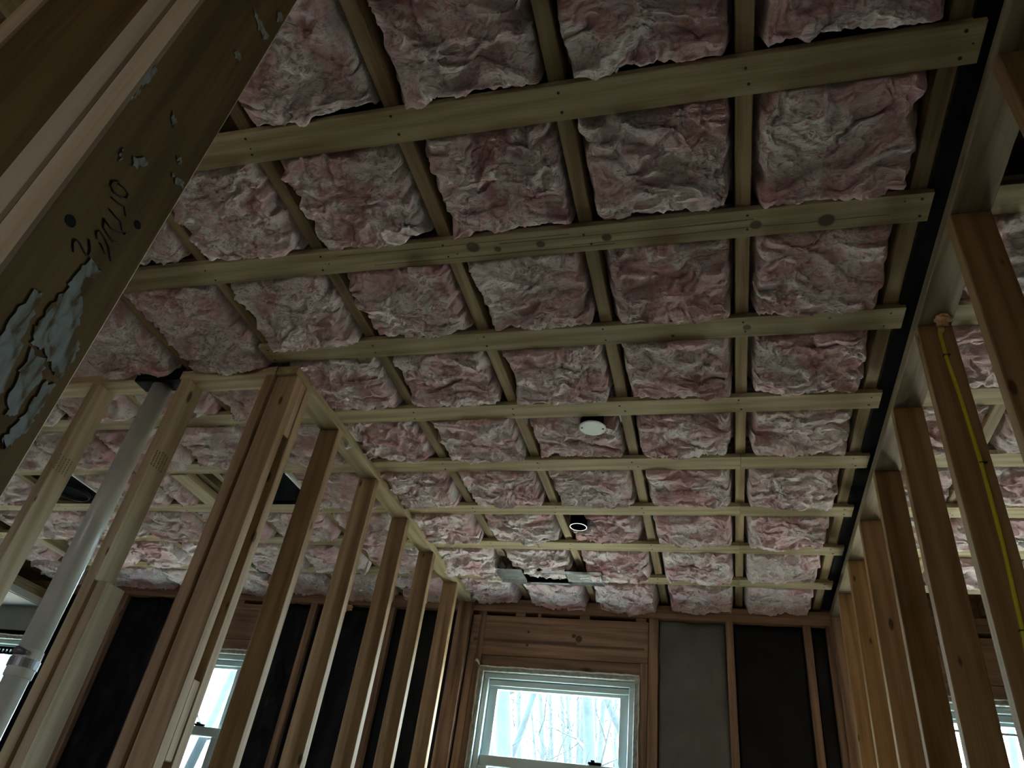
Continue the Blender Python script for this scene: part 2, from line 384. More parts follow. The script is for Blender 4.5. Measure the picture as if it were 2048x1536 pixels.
def facing(name, x0, x1, m, seed, amp=.02, z0=-ZC, z1=PB-.004, nx=24, nz=70):
    """wrinkled faced batt between two studs"""
    bm = bmesh.new()
    X = np.linspace(x0+.001, x1-.001, nx); Zs = np.linspace(z0, z1, nz)
    XX, ZZ = np.meshgrid(X, Zs)
    d = fbm(XX*5+ZZ*2.2+seed, ZZ*3.2-XX*3+seed*3, seed, 4)*amp
    cr = np.abs(fbm(XX*3.2+seed*2, ZZ*2.1+XX*3, seed+5, 3)); d = d - np.exp(-(cr/.05)**2)*amp*.5
    edge = np.minimum(XX-x0, x1-XX); d = d*sstep(edge/.03)
    g = [[bm.verts.new((XX[j, i], YB+.035+d[j, i], ZZ[j, i])) for i in range(nx)] for j in range(nz)]
    for j in range(nz-1):
        for i in range(nx-1): bm.faces.new((g[j][i], g[j][i+1], g[j+1][i+1], g[j+1][i]))
    # real thickness: sides and back
    ring = [g[0][i] for i in range(nx)] + [g[j][nx-1] for j in range(1, nz)] + [g[nz-1][i] for i in range(nx-2, -1, -1)] + [g[j][0] for j in range(nz-2, 0, -1)]
    back = [bm.verts.new((v.co.x, YB+.088, v.co.z)) for v in ring]
    n = len(ring)
    for k in range(n): bm.faces.new((ring[k], back[k], back[(k+1) % n], ring[(k+1) % n]))
    bm.faces.new(back)
    return mesh_obj(name, bm, m, smooth=True)
tag(facing('faced_batt', -.345, .016, paper_grey, 3, .016), 'grey papery wall batt with diagonal creases right of centre window', 'insulation', 'faced batts in the back wall')
tag(facing('faced_batt', .059, .417, paper_black, 5, .012), 'black wall batt between the two studs right of the grey batt', 'insulation', 'faced batts in the back wall')
tag(facing('faced_batt', .458, .530, paper_black, 8, .008, nx=10), 'narrow black wall batt in the right-hand corner', 'insulation', 'faced batts in the back wall')
tag(facing('faced_batt', -1.961, -1.545, paper_black, 9, .012), 'black wall batt behind the stud nearest the centre window', 'insulation', 'faced batts in the back wall')
tag(facing('faced_batt', -2.504, -2.004, paper_black, 12, .02), 'black wall batt below the small foam blob', 'insulation', 'faced batts in the back wall')
tag(facing('faced_batt', -2.799, -2.551, paper_black, 15, .035), 'crumpled black wall batt just right of the left window', 'insulation', 'faced batts in the back wall')
tag(facing('faced_batt', -3.989, -3.601, paper_black, 19, .03), 'crumpled black wall batt left of the left window', 'insulation', 'faced batts in the back wall')
tag(facing('faced_batt', -4.519, -4.031, paper_black, 23, .02), 'black wall batt right of the grey drywall', 'insulation', 'faced batts in the back wall')

# ---- outer walls of the house (out of view, they close the rooms) -----------
def holed(name, x0, x1, holes, along_x, p0, p1):
    bm = bmesh.new(); s0 = x0
    def piece(a, b, z0, z1):
        if along_x: bx(bm, a, b, p0, p1, z0, z1)
        else: bx(bm, p0, p1, a, b, z0, z1)
    for a, b in sorted(holes):
        piece(s0, a, -ZC, H+.21); piece(a, b, -ZC, WZ0); piece(a, b, WZ1, H+.21); s0 = b
    piece(s0, x1, -ZC, H+.21)
    return tag(mesh_obj(name, bm, dark_m), kind='structure')
holed('wall_right', FY0, FY1, [(a, b) for w_, a, b in SIDE if w_ == 'right'], False, FX1, FX1+.1)
holed('wall_rear', FX0, FX1, [(a, b) for w_, a, b in SIDE if w_ == 'rear'], True, FY0-.1, FY0)
for nm, b in (('wall_left', (FX0-.1, FX0, FY0, FY1, -ZC, H+.21)),):
    bm = bmesh.new(); bx(bm, *b); tag(mesh_obj(nm, bm, dark_m), kind='structure')

# ---- left partition ----------------------------------------------------------
wl = empty('wall_partition_left', -1.49, 3); tag(wl, 'open stud partition on the left running to the back wall', kind='structure')
lumber('top_plate', -1.537, -1.45, 1.822, YB-.002, H-.038, H-.001, pine_y, wl)
for y in (2.19, 2.59, 2.985, 3.38, 3.80):
    lumber('stud', -1.536, -1.451, y, y+.038, -ZC, H-.0385, stud_z, wl)
lumber('stud', -1.536, -1.446, YB-.042, YB-.003, -ZC, H-.0385, old_z, wl)
# corner post: two studs with blocks between
lumber('stud', -1.536, -1.45, 1.835, 1.873, -ZC, H-.0385, stud_z, wl)
lumber('stud', -1.536, -1.45, 1.908, 1.946, -ZC, H-.0385, stud_z, wl)
lumber('spacer_block', -1.535, -1.452, 1.8735, 1.9075, 1.235, H-.039, stud_z, wl)
lumber('spacer_block', -1.535, -1.452, 1.8735, 1.9075, .20, .41, stud_z, wl)
# ---- left cross partition -----------------------------------------------------
wx = empty('wall_partition_cross', -2.1, 1.86); tag(wx, 'short cross partition at left with white pipe between its studs', kind='structure')
lumber('top_plate', -3.1, -1.538, 1.82, 1.909, H-.038, H-.001, pine_xp, wx)
lumber('stud', -2.36, -2.322, 1.82, 1.909, -ZC, H-.0385, pale_z, wx)
lumber('stud', -1.943, -1.905, 1.82, 1.909, -ZC, H-.0385, pale_z, wx)
lumber('stud', -1.576, -1.538, 1.82, 1.909, -ZC, H-.0385, stud_z, wx)
lumber('jack_stud', -1.904, -1.866, 1.835, 1.924, -ZC, .67, pale_z, wx)
lumber('stud', -2.77, -2.732, 1.82, 1.909, -ZC, H-.0385, pale_z, wx)
# ---- right partition ------------------------------------------------------------
wr = empty('wall_partition_right', .6, 2.5); tag(wr, 'open stud partition on the right running to the back wall', kind='structure')
lumber('top_plate', .56, .649, .2, YB-.002, H-.038, H-.001, rplate_y, wr)
for k in range(-2, 6):
    y = 1.746 + .4064*k
    lumber('stud', .561, .648, y, y+.038, -ZC, H-.0385, rstud_z, wr)
lumber('stud', .561, .648, YB-.042, YB-.003, -ZC, H-.0385, old_z, wr)
# ---- near partition with the doubled post -----------------------------------------
wn = empty('wall_partition_near', -.6, .3); tag(wn, 'near partition at upper left edge', kind='structure')
lumber('top_plate', -1.6, -.469, .255, .346, H-.038, H-.001, pine_xp, wn)
lumber('stud', -.760, -.720, .255, .346, -ZC, H-.0385, stud_z, wn)
lumber('stud', -.5485, -.5095, .255, .346, -ZC, H-.0385, pale_z, wn)
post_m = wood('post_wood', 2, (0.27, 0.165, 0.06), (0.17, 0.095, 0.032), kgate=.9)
post = lumber('stud', -.506, -.469, .255, .346, -ZC, H-.0385, pale_z, wn)
far_stud = [o for o in wn.children if o.name.startswith('stud')][0]
for o in (post, far_stud):            # right-hand broad faces get the darker brown, the other faces the pale wood
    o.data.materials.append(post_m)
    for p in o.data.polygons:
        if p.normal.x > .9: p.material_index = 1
post['label'] = 'brown post with marker scribble and old white paint'

# ---- soffit at far left ---------------------------------------------------------
so = empty('soffit', -5.1, 3.8, 1.3); tag(so, 'boxed soffit with grey drywall underside and white edge at far left', kind='structure')
lumber('plate', FX0, -4.655, 3.36, YB-.013, 1.384, 1.416, pine_y, so)
lumber('plate', FX0, -4.655, 3.36, YB-.013, 1.352, 1.3835, pine_y, so)
bm = bmesh.new(); bx(bm, FX0, -4.652, 3.34, YB-.013, 1.306, 1.3515); mesh_obj('drywall_edge', bm, whitetrim_m, so)
bm = bmesh.new(); bx(bm, FX0, -4.66, 3.345, YB-.013, 1.300, 1.3055); mesh_obj('drywall_sheet', bm, drywall_m, so)

# ---- windows -------------------------------------------------------------------
def frame_ring(bm, x0, x1, z0, z1, w, y0, y1, bev=.003, wb_=None):
    wb_ = w if wb_ is None else wb_
    bx(bm, x0, x1, y0, y1, z1-w, z1, bev); bx(bm, x0, x1, y0, y1, z0, z0+wb_, bev)
    bx(bm, x0, x0+w, y0, y1, z0+wb_, z1-w, bev); bx(bm, x1-w, x1, y0, y1, z0+wb_, z1-w, bev)
def window(n, xl, xr, label, screen=False, bar=None):
    w = empty('window_%d' % n, (xl+xr)/2, YB, WZ0); tag(w, label, kind='structure')
    def dx(v, y): return v*y/YB
    # casing (rough wood and paint), then frame, sashes, panes going outwards
    bm = bmesh.new(); frame_ring(bm, xl, xr, WZ0, WZ1, .030, YB-.006, YB+.06); mesh_obj('casing', bm, casing_m, w)
    bm = bmesh.new(); frame_ring(bm, xl+.0305, xr-.0305, WZ0+.03, WZ1-.0305, .030, YB+.02, YB+.10); mesh_obj('frame', bm, vinyl_m, w)
    ys = YB+.035
    s = (YB+.035)/YB
    sx0, sx1 = xl+.061, xr-.061
    zt = 1.02*s+.02; zg = .985*s
    zr0, zr1 = .593*s, .645*s
    bm = bmesh.new()
    bx(bm, sx0, sx1, ys+.02, ys+.05, zg, WZ1-.061, .002); bx(bm, sx0, sx1, ys, ys+.05, zr0, zr1, .003)
    bx(bm, sx0, sx0+.05, ys+.02, ys+.05, zr1, zg, .002); bx(bm, sx1-.05, sx1, ys+.02, ys+.05, zr1, zg, .002)
    bx(bm, sx0, sx1, ys+.005, ys+.02, zg+.016, WZ1-.064, .002)
    us = mesh_obj('upper_sash', bm, vinyl_m, w)
    bm = bmesh.new(); bx(bm, sx0+.049, sx1-.049, ys+.035, ys+.039, zr1-.002, zg+.002); mesh_obj('pane', bm, glass_m, us)
    bm = bmesh.new()
    bx(bm, sx0, sx1, ys-.012, ys+.018, WZ0+.06, WZ0+.12, .003)
    bx(bm, sx0, sx0+.05, ys-.012, ys+.018, WZ0+.12, zr0-.001, .003); bx(bm, sx1-.05, sx1, ys-.012, ys+.018, WZ0+.12, zr0-.001, .003)
    ls = mesh_obj('lower_sash', bm, vinyl_m, w)
    bm = bmesh.new(); bx(bm, sx0+.049, sx1-.049, ys+.0, ys+.004, WZ0+.118, zr0+.001); mesh_obj('pane', bm, glass_m, ls)
    if screen:
        bm = bmesh.new(); bx(bm, sx0+.01, sx1-.01, ys+.056, ys+.058, WZ0+.08, zr0+.01); mesh_obj('insect_screen', bm, screen_m, w)
    if bar:
        bm = bmesh.new(); bx(bm, sx0+.045, sx1-.045, ys+.024, ys+.034, bar, bar+.012, .002); mesh_obj('muntin_bar', bm, vinyl_m, us)
    bm = bmesh.new()
    bx(bm, sx1-.20, sx1-.13, ys-.014, ys+.006, zr1, zr1+.012, .003); bx(bm, sx1-.185, sx1-.165, ys-.02, ys, zr1+.012, zr1+.02, .002)
    mesh_obj('sash_lock', bm, blackmetal_m, us)
    # ragged old caulk line along the casing
    bm = bmesh.new(); pts = []; rr = []
    for i in range(40):
        t = i/39; pts.append((xl+.004+(xr-xl-.008)*t, YB-.008, WZ1-.003+random.uniform(-.002, .002))); rr.append(random.uniform(.003, .0065))
    tube(bm, pts, rr, 6)
    for sx in (xl+.003, xr-.003):
        pts = []; rr = []
        for i in range(40):
            t = i/39; pts.append((sx+random.uniform(-.002, .002), YB-.007, WZ1-.01-(WZ1-WZ0-.03)*t)); rr.append(random.uniform(.002, .0055))
        tube(bm, pts, rr, 6)
    mesh_obj('caulk_bead', bm, caulk_m, w, smooth=True)
    if n == 1:
        bm = bmesh.new(); tube(bm, [(xl-.028, YB-.008, WZ1+.02), (xl-.018, YB-.014, WZ1+.026), (xl-.008, YB-.012, WZ1+.018), (xl, YB-.008, WZ1+.002)], [.004, .010, .008, .004], 7)
        mesh_obj('caulk_curl', bm, caulk_m, w, smooth=True)
    return w
window(1, *WINS[0], 'centre window in weathered trim with bare trees outside', screen=True)  # screen added over this lower sash to cut the light it lets in
window(2, *WINS[1], 'bright window glimpsed between the left partition studs', screen=True)
window(3, *WINS[2], 'window at the left edge behind the white pipe', screen=True)
window(4, *WINS[3], 'window glimpsed between the right partition studs', bar=.955)

# ================================================================== OBJECTS
# ---- furring strips ---------------------------------------------------------------
SY = [.885, 1.300, 1.711, 2.119, 2.517, 2.925, 3.320, 3.742]
SW = .091
ORD = ['first', 'second', 'third', 'fourth', 'fifth', 'sixth', 'seventh', 'eighth', 'ninth', 'tenth', 'eleventh', 'twelfth', 'thirteenth']
knotty = wood('knotty_strip_wood', 0, PINE_L, PINE_D, kgate=.92,
              knots=[(1.155, .012, .021), (.985, .005, .015), (.60, .0, .014), (.415, .002, .013), (.29, .006, .010), (.22, -.01, .02)],
              cracks=[(.50, 1.30, .014, .0022), (.30, .98, -.012, .0028), (-.1, .62, .024, .003), (-.2, .5, -.022, .0025)])
oneknot = wood('single_knot_strip_wood', 0, PINE_L, PINE_D, kgate=.93, knots=[(.62, .0, .012), (.40, .02, .006), (.85, -.02, .005)])
def strip(i, x0, x1, label, m=None, group='furring strips nailed under the joists'):
    y0 = SY[i] + random.uniform(-.001, .001)
    o = lumber('furring_strip', x0, x1, y0, y0+SW, H, H+.0185, m or pine_x, bev=.0012)
    tag(o, label, 'board', group)
    bm = bmesh.new()
    for xc in JC + JR:
        if x0+.01 < xc < x1-.01:
            for f in (.24, .77):
                disc(bm, (xc+random.uniform(-.012, .012), y0+SW*f+random.uniform(-.008, .008), H+.0003), random.uniform(.0028, .004), (0, 0, -1), 8)
            if random.random() < .4: disc(bm, (xc+random.uniform(-.03, .03), y0+SW*random.uniform(.2, .8), H+.0003), .002, (0, 0, -1), 8)
    if len(bm.verts):
        n = mesh_obj('nail_heads', bm, nail_m, o); n['kind'] = 'stuff'
    else: bm.free()
    return o
strip(0, -1.75, .544, 'wide furring strip nearest the camera, across the top of the photo')
strip(1, -2.25, .530, 'knotty cracked furring strip, second from the top', knotty)
strip(2, -1.56, .536, 'furring strip third from the top, meeting the left partition corner', oneknot)
strip(3, -3.4, .533, 'furring strip fourth from the top, just above the round white plate')
strip(4, -4.6, .0935, 'long furring strip just below the round white plate')
strip(4, .0945, .548, 'short furring strip right of the fifth row joint, by the right wall')
s5 = strip(5, -4.6, .0935, 'long furring strip just above the black recessed can')
strip(5, .0945, .541, 'short furring strip right of the sixth row joint, by the right wall')
s6 = strip(6, -4.6, .0935, 'long furring strip just above the galvanised metal housing')
strip(6, .0945, .547, 'short furring strip right of the seventh row joint, by the right wall')
strip(7, -4.1, .0935, 'furring strip behind the galvanised metal housing')
strip(7, .0945, .540, 'short last furring strip before the back wall, at right')
for i in range(1, 8):
    strip(i, .66, 2.3, 'furring strip seen through the right partition, %s from the top' % ORD[i-1], group='furring strips beyond the right partition')
# pencilled I mark on the seventh strip
bm = bmesh.new()
mx, my = -.885, SY[6]+.05
bx(bm, mx-.0015, mx+.0015, my-.016, my+.016, H-.0006, H+.0002); bx(bm, mx-.008, mx+.008, my+.014, my+.017, H-.0006, H+.0002); bx(bm, mx-.008, mx+.008, my-.017, my-.014, H-.0006, H+.0002)
mesh_obj('ink_mark', bm, ink_m, s6)

# ---- insulation batts -------------------------------------------------------------------
def batt(x0, x1, y0, y1, seed, label, group, res=64, bulge=.022, droop=0.0, tear=.5, zc=None, cat='insulation', tilt=0.0, holes=()):
    rng = np.random.RandomState(seed)
    hx, hy = (x1-x0)/2, (y1-y0)/2; xc, yc = (x0+x1)/2, (y0+y1)/2
    nx = res; ny = max(16, int(res*hy/hx*1.0))
    U, V = np.meshgrid(np.linspace(-1, 1, nx), np.linspace(-1, 1, ny))
    X = xc + U*hx; Y = yc + V*hy
    ang = rng.uniform(-.5, .5); ca, sa = math.cos(ang), math.sin(ang)
    ox, oy = rng.uniform(0, 50, 2)
    P = X*ca + Y*sa + ox; Q = -X*sa + Y*ca + oy
    # irregular outline: boundary wobbles inwards
    ew = .008 + .030*np.abs(fbm(X*9+ox, Y*9+oy, seed+1, 3))
    ex = np.minimum(X-x0, x1-X) - ew*.55; ey0 = (Y-y0); ey1 = (y1-Y) - ew*.4
    e = np.minimum(ex, np.minimum(ey0-.012, ey1-.002))
    r = .035
    prof = sstep((e+.012)/r)                                  # 0 at the rim, 1 inside
    # folds: warped ridged noise, stretched along the bay's width
    wx_ = fbm(P*6, Q*6, seed+3, 3)*.05; wy_ = fbm(P*6+9, Q*6+4, seed+4, 3)*.05
    big = fbm((P+wx_)*6.5, (Q+wy_)*8.5, seed+5, 2)
    rid = 1-np.abs(fbm((P+wx_)*7, (Q+wy_)*12, seed+6, 2))*2.2
    rid2 = 1-np.abs(fbm((P+wx_*1.6)*22, (Q+wy_*1.6)*34, seed+7, 2))*2.8
    fine = fbm((P+wx_)*48, (Q+wy_)*62, seed+8, 2)
    ledge = np.tanh(14*fbm((P+wx_)*3.2+3, (Q+wy_)*6.0, seed+9, 2))
    d = .016*big + .0095*rid + .0062*rid2 + .0016*fine + .005*tear*ledge
    # puffier along the far edge, where the batt sags over the next strip
    sag = bulge*(1-.35*U**2)*(.75+.45*V) + droop*sstep((V+1)/2)
    base = H + .022 if zc is None else zc
    Z = base - prof*(sag + d + .012) + (1-prof)*.075
    Z = Z + tilt*U
    for (hx_, hy_, hr_) in holes:                 # pushed up around a fixture
        dd_ = np.hypot(X-hx_, Y-hy_); Z = Z + .09*sstep((hr_-dd_)/(hr_*.45))
    # sideways billow so that folds lean and overhang
    Y = Y - prof*(.014*rid + .008*ledge*tear) + .006*fbm(P*22, Q*22, seed+12, 2)*prof
    X = X + prof*.012*fbm(P*12, Q*12, seed+11, 2) + .005*fbm(P*40, Q*40, seed+13, 2)*prof
    verts = np.stack([X-xc, Y-yc, Z-H], -1).reshape(-1, 3)
    idx = np.arange(nx*ny).reshape(ny, nx)
    a = idx[:-1, :-1].ravel(); b = idx[:-1, 1:].ravel(); c = idx[1:, 1:].ravel(); dd = idx[1:, :-1].ravel()
    faces = np.stack([a, dd, c, b], -1)
    # a flat top closes the body, so the batt has thickness
    ring = np.concatenate([idx[0, :], idx[1:, -1], idx[-1, -2::-1], idx[-2:0:-1, 0]])
    top = verts[ring].copy(); top[:, 2] = .125
    n0 = len(verts); verts = np.concatenate([verts, top]); k = len(ring); ri = np.arange(k); rj = (ri+1) % k
    sides = np.stack([ring[ri], ring[rj], n0+rj, n0+ri], -1)
    me = bpy.data.meshes.new('insulation_batt')
    me.from_pydata(verts.tolist(), [], faces.tolist()+sides.tolist()+[list(range(n0+k-1, n0-1, -1))]); me.update()
    me.polygons.foreach_set('use_smooth', [True]*len(me.polygons))
    me.materials.append(pink_m)
    o = bpy.data.objects.new('insulation_batt', me); o.location = (xc, yc, H+ZC); COL.objects.link(o)
    return tag(o, label, cat, group)
BAYN = ['bay beside the right wall', 'second bay from the right wall', 'third bay from the right wall', 'fourth bay from the right wall', 'fifth bay from the right wall', 'sixth bay from the right wall', 'seventh bay from the right wall']
ROWN = ['above the first strip', 'between first and second strips', 'between second and third strips', 'between third and fourth strips',
        'between fourth and fifth strips', 'between fifth and sixth strips', 'between sixth and seventh strips', 'between seventh and eighth strips', 'between last strip and back wall']
def rows(r):
    y0 = .50 if r == 0 else SY[r-1]+SW
    y1 = YB+.03 if r == 8 else SY[r]
    return y0-.012, y1+.010
def bay(c):     # bays counted leftwards from the right wall
    xr = (JR[0] if c == 0 else JC[c-1]) - .021; xl = JC[c] + .021
    return xl, xr
BUL = {(8, 0): .025, (8, 1): .03, (8, 2): .055, (8, 3): .04, (8, 4): .03, (7, 2): .04, (7, 3): .025, (7, 4): .03, (4, 2): .006, (6, 2): .012, (2, 5): .03, (2, 6): .03}
HOLES = {(4, 2): [(-.415, 2.235, .07)], (6, 2): [(-.64, 3.10, .085)], (6, 3): [(-.66, 3.10, .06)]}
for r in range(9):
    y0, y1 = rows(r)
    for c in range(7):
        y0, y1 = rows(r)
        if r == 2 and c >= 5: y1 = 1.845
        if c >= 5 and r not in (1, 2): continue
        if c == 6 and r == 1: continue
        if c == 4 and r == 0: continue
        xl, xr = bay(c)
        if r >= 3 and c == 4: xl = -1.43 if False else xl
        near = r <= 2
        batt(xl, xr, y0, y1, 100+r*10+c, 'pink insulation %s, %s' % (ROWN[r], BAYN[c]), 'pink ceiling batts in the main room',
             res=140 if near else (116 if r < 6 else 84), bulge=BUL.get((r, c), .014+.012*((r*7+c*5) % 4)/3+.004*(r > 4)), tear=((r*5+c*3) % 5)/4,
             droop=.03 if (r, c) == (2, 4) else (.006 if r >= 7 else 0), holes=HOLES.get((r, c), ()))
# left room, seen through the studs
for r in range(3, 9):
    y0, y1 = rows(r)
    if r == 3: y0 = 1.85
    for c in range(5, 11):
        if r == 3 and c > 8: continue
        if (r, c) == (5, 9): continue
        xl, xr = bay(c)
        if c == 10: xl = -3.95 if r == 7 else -4.14
        if (r, c) == (5, 6): xr = -2.168
        if (r, c) == (5, 7): xr = -2.595
        batt(xl, xr, y0, y1, 400+r*12+c, 'pink left-room insulation %s, %s bay past the partition' % (ROWN[r], ORD[c-5]), 'pink ceiling batts in the left room',
             res=56, bulge=.02+.012*((r+c) % 3), tear=((r*3+c) % 4)/3, droop=.01)
for r in (7, 8):
    y0, y1 = rows(r)
    batt(-4.66, -4.23, y0, y1, 700+r, 'pale pink insulation beside the soffit, %s' % ROWN[r], 'pink ceiling batts in the left room', res=48, bulge=.02)
# right room
for r in range(2, 8):
    y0, y1 = rows(r)
    for c in range(2):
        xl, xr = JR[c]+.021, JR[c+1]-.021
        if c == 0: xl = .64
        batt(xl, xr, y0, y1, 600+r*12+c, 'pink right-room insulation %s, %s bay past the partition' % (ROWN[r], ORD[c]), 'pink ceiling batts in the right room', res=44, bulge=.02, tear=((r+c) % 3)/2)

# ---- round cover plate on its ceiling box -------------------------------------------------
PZ = H-.016; PXc, PYc = -.443*PZ/H, 2.292*PZ/H
t = empty('outlet_box', PXc, PYc, PZ); tag(t, 'round white cover plate with two screw holes among the pink batts', 'box cover')
bm = bmesh.new(); tube(bm, [(PXc, PYc, PZ), (PXc, PYc, PZ+.0015), (PXc, PYc, PZ+.004)], [.046, .0505, .0505], 40)
cp = mesh_obj('cover_plate', bm, white_metal_m, t)
for q_ in ((PXc-.039, PYc-.006), (PXc+.039, PYc+.004)):
    bm = bmesh.new(); disc(bm, (*q_, PZ+.0002), .0042, n=10, h=.001); mesh_obj('screw_hole', bm, nail_m, cp)
bm = bmesh.new(); tube(bm, [(PXc, PYc-.012, PZ+.005), (PXc, PYc-.012, PZ+.07)], .042, 24); mesh_obj('box_body', bm, blackmetal_m, t)
bm = bmesh.new()
bx(bm, -.7035, -.698, 2.235, 2.285, H+.021, H+.045, .001); bx(bm, -.699, -.60, 2.255, 2.27, H+.04, H+.045)
mesh_obj('hanger_bracket', bm, whitetrim_m, t)
bm = bmesh.new()
bx(bm, -.337, -.3315, 2.235, 2.285, H+.021, H+.045, .001); bx(bm, -.42, -.336, 2.255, 2.27, H+.04, H+.045)
mesh_obj('hanger_bracket', bm, whitetrim_m, t)

# ---- black recessed can ------------------------------------------------------------------
t = empty('recessed_can', -.64, 3.14, H); tag(t, 'small black open can light with thin bright rim poking through the insulation', 'recessed light')
bm = bmesh.new()
def ring_tube(bm, c, r0, r1, z0, z1, n=36):
    vv = [[bm.verts.new((c[0]+rr*math.cos(2*math.pi*k/n), c[1]+rr*math.sin(2*math.pi*k/n), z)) for k in range(n)] for rr, z in ((r0, z0), (r1, z0), (r1, z1), (r0, z1))]
    for a in range(4):
        A, B = vv[a], vv[(a+1) % 4]
        for k in range(n): bm.faces.new((A[k], A[(k+1) % n], B[(k+1) % n], B[k]))
ring_tube(bm, (-.633, 3.106), .037, .0395, H-.016, H+.10)
cb = mesh_obj('can_body', bm, blackmetal_m, t)
bm = bmesh.new(); ring_tube(bm, (-.633, 3.106), .0375, .0400, H-.0185, H-.016); mesh_obj('rim', bm, galv_m, t)
bm = bmesh.new(); disc(bm, (-.633, 3.106, H+.06), .037, (0, 0, 1), 24, .003); mesh_obj('can_top', bm, blackmetal_m, t)
bm = bmesh.new(); tube(bm, [(-.66, 3.15, H+.05), (-.65, 3.14, H+.01), (-.63, 3.15, H+.0), (-.62, 3.16, H+.04)], .004, 6); mesh_obj('wire_lead', bm, galv_m, t, smooth=True)

# ---- galvanised housing by the back wall ---------------------------------------------------
t = empty('light_housing', -.9, 3.74, H-.02); tag(t, 'galvanised metal light housing with black opening hanging near the back wall', 'recessed light')
bm = bmesh.new(); zt = H-.036
bx(bm, -1.185, -1.045, 3.665, 3.815, zt, zt+.004, .001); bx(bm, -1.195, -1.183, 3.68, 3.80, zt-.001, zt+.03, .002)
bx(bm, -1.19, -1.045, 3.812, 3.818, zt-.014, zt+.004, .001)
mesh_obj('end_plate', bm, galv_m, t)
bm = bmesh.new()
bx(bm, -.805, -.615, 3.69, 3.828, zt, zt+.004, .001); bx(bm, -.617, -.611, 3.69, 3.83, zt-.016, zt+.03, .001)
pl = mesh_obj('end_plate', bm, galv_m, t)
bm = bmesh.new()
pts = [(-.71+.028*math.cos(a), 3.758+.017*math.sin(a), zt-.001) for a in np.linspace(0, 2*math.pi, 25)]
tube(bm, pts, .0024, 6, cap=False); bx(bm, -.725, -.695, 3.755, 3.761, zt-.002, zt, .0005); mesh_obj('embossed_oval', bm, galv_m, pl, smooth=True)
bm = bmesh.new(); bx(bm, -1.13, -.612, 3.828, 3.836, zt-.012, zt+.006, .001); bx(bm, -.93, -.612, 3.682, 3.690, zt-.010, zt+.006, .001); mesh_obj('flange', bm, galv_m, t)
bm = bmesh.new(); bx(bm, -1.06, -.79, 3.70, 3.822, zt+.03, zt+.10); bx(bm, -1.046, -1.04, 3.70, 3.822, zt+.002, zt+.05); bx(bm, -.812, -.806, 3.70, 3.822, zt+.002, zt+.05)
bx(bm, -1.06, -.79, 3.818, 3.826, zt+.0, zt+.06)
mesh_obj('housing_box', bm, blackmetal_m, t)

# the housing hangs a little below the strips
_k = (H-.036)/(H-.010)
for o in t.children: 
    o.location.x = (o.location.x + t.location.x)*_k - t.location.x; o.location.y = (o.location.y + t.location.y)*_k - t.location.y

# ---- two black housings in the left room ----------------------------------------------------
t = empty('light_housing', -2.04, 2.75, H); tag(t, 'square black light housing with bright edge seen beside the corner post', 'recessed light')
bm = bmesh.new(); bx(bm, -2.16, -1.932, 2.612, 2.88, H-.004, H+.03, .002); mesh_obj('housing_box', bm, blackmetal_m, t)
bm = bmesh.new(); bx(bm, -1.931, -1.922, 2.60, 2.88, H-.008, H+.02, .001); mesh_obj('flange', bm, whitetrim_m, t)
bm = bmesh.new(); bx(bm, -2.165, -1.932, 2.882, 2.905, H-.01, H+.018, .002); mesh_obj('lip', bm, blackmetal_m, t)
t = empty('light_housing', -3.31, 2.75, H); tag(t, 'black can light on a metal plate left of the white pipe', 'recessed light')
bm = bmesh.new(); bx(bm, -3.46, -3.185, 2.62, 2.87, H+.006, H+.03, .002); mesh_obj('housing_plate', bm, blackmetal_m, t)
bm = bmesh.new(); ring_tube(bm, (-3.33, 2.79), .086, .092, H-.012, H+.006, 40); mesh_obj('trim_ring', bm, flat('dull_black_ring', (.03, .033, .037), .8, spec=.1), t)
bm = bmesh.new(); disc(bm, (-3.33, 2.79, H+.0055), .086, (0, 0, -1), 32, .004); mesh_obj('can_opening', bm, flat('dark_blue_black', (.008, .009, .013), .9, spec=.02), t)
bm = bmesh.new(); bx(bm, -3.184, -3.176, 2.60, 2.86, H-.0, H+.028, .001); bx(bm, -3.30, -3.176, 2.598, 2.618, H+.0, H+.02, .001); mesh_obj('flange', bm, whitetrim_m, t)
# bright metal bracket deep in the left room
t = empty('junction_bracket', -2.93, 3.6, H); tag(t, 'shiny metal bracket tucked in the insulation above the left window', 'bracket')
def at(px, py, z):
    d = FWD*1453.9 + RGT*(px-1024) - UPV*(py-768); return d*(z/d.z)
p = at(524, 1137, H-.012)
bm = bmesh.new(); bx(bm, p.x-.06, p.x+.06, p.y-.03, p.y+.03, H-.012, H-.006, .001); bx(bm, p.x-.06, p.x+.06, p.y+.03, p.y+.036, H-.03, H-.006, .001); bx(bm, p.x-.05, p.x+.05, p.y-.02, p.y+.02, H-.006, H+.03, .001)
mesh_obj('plate', bm, galv_m, t)

# ---- black nail plate on the cross partition ---------------------------------------------------
bm = bmesh.new()
bx(bm, -2.155, -1.952, 1.8165, 1.8195, H-.0415, H+.03); bx(bm, -2.155, -1.952, 1.8165, 1.888, H-.0415, H-.0385)
bmesh.ops.remove_doubles(bm, verts=bm.verts, dist=.0001)
tag(mesh_obj('protector_plate', bm, black_m), 'black protector plate wrapped over the top plate above the pipe', 'metal plate')
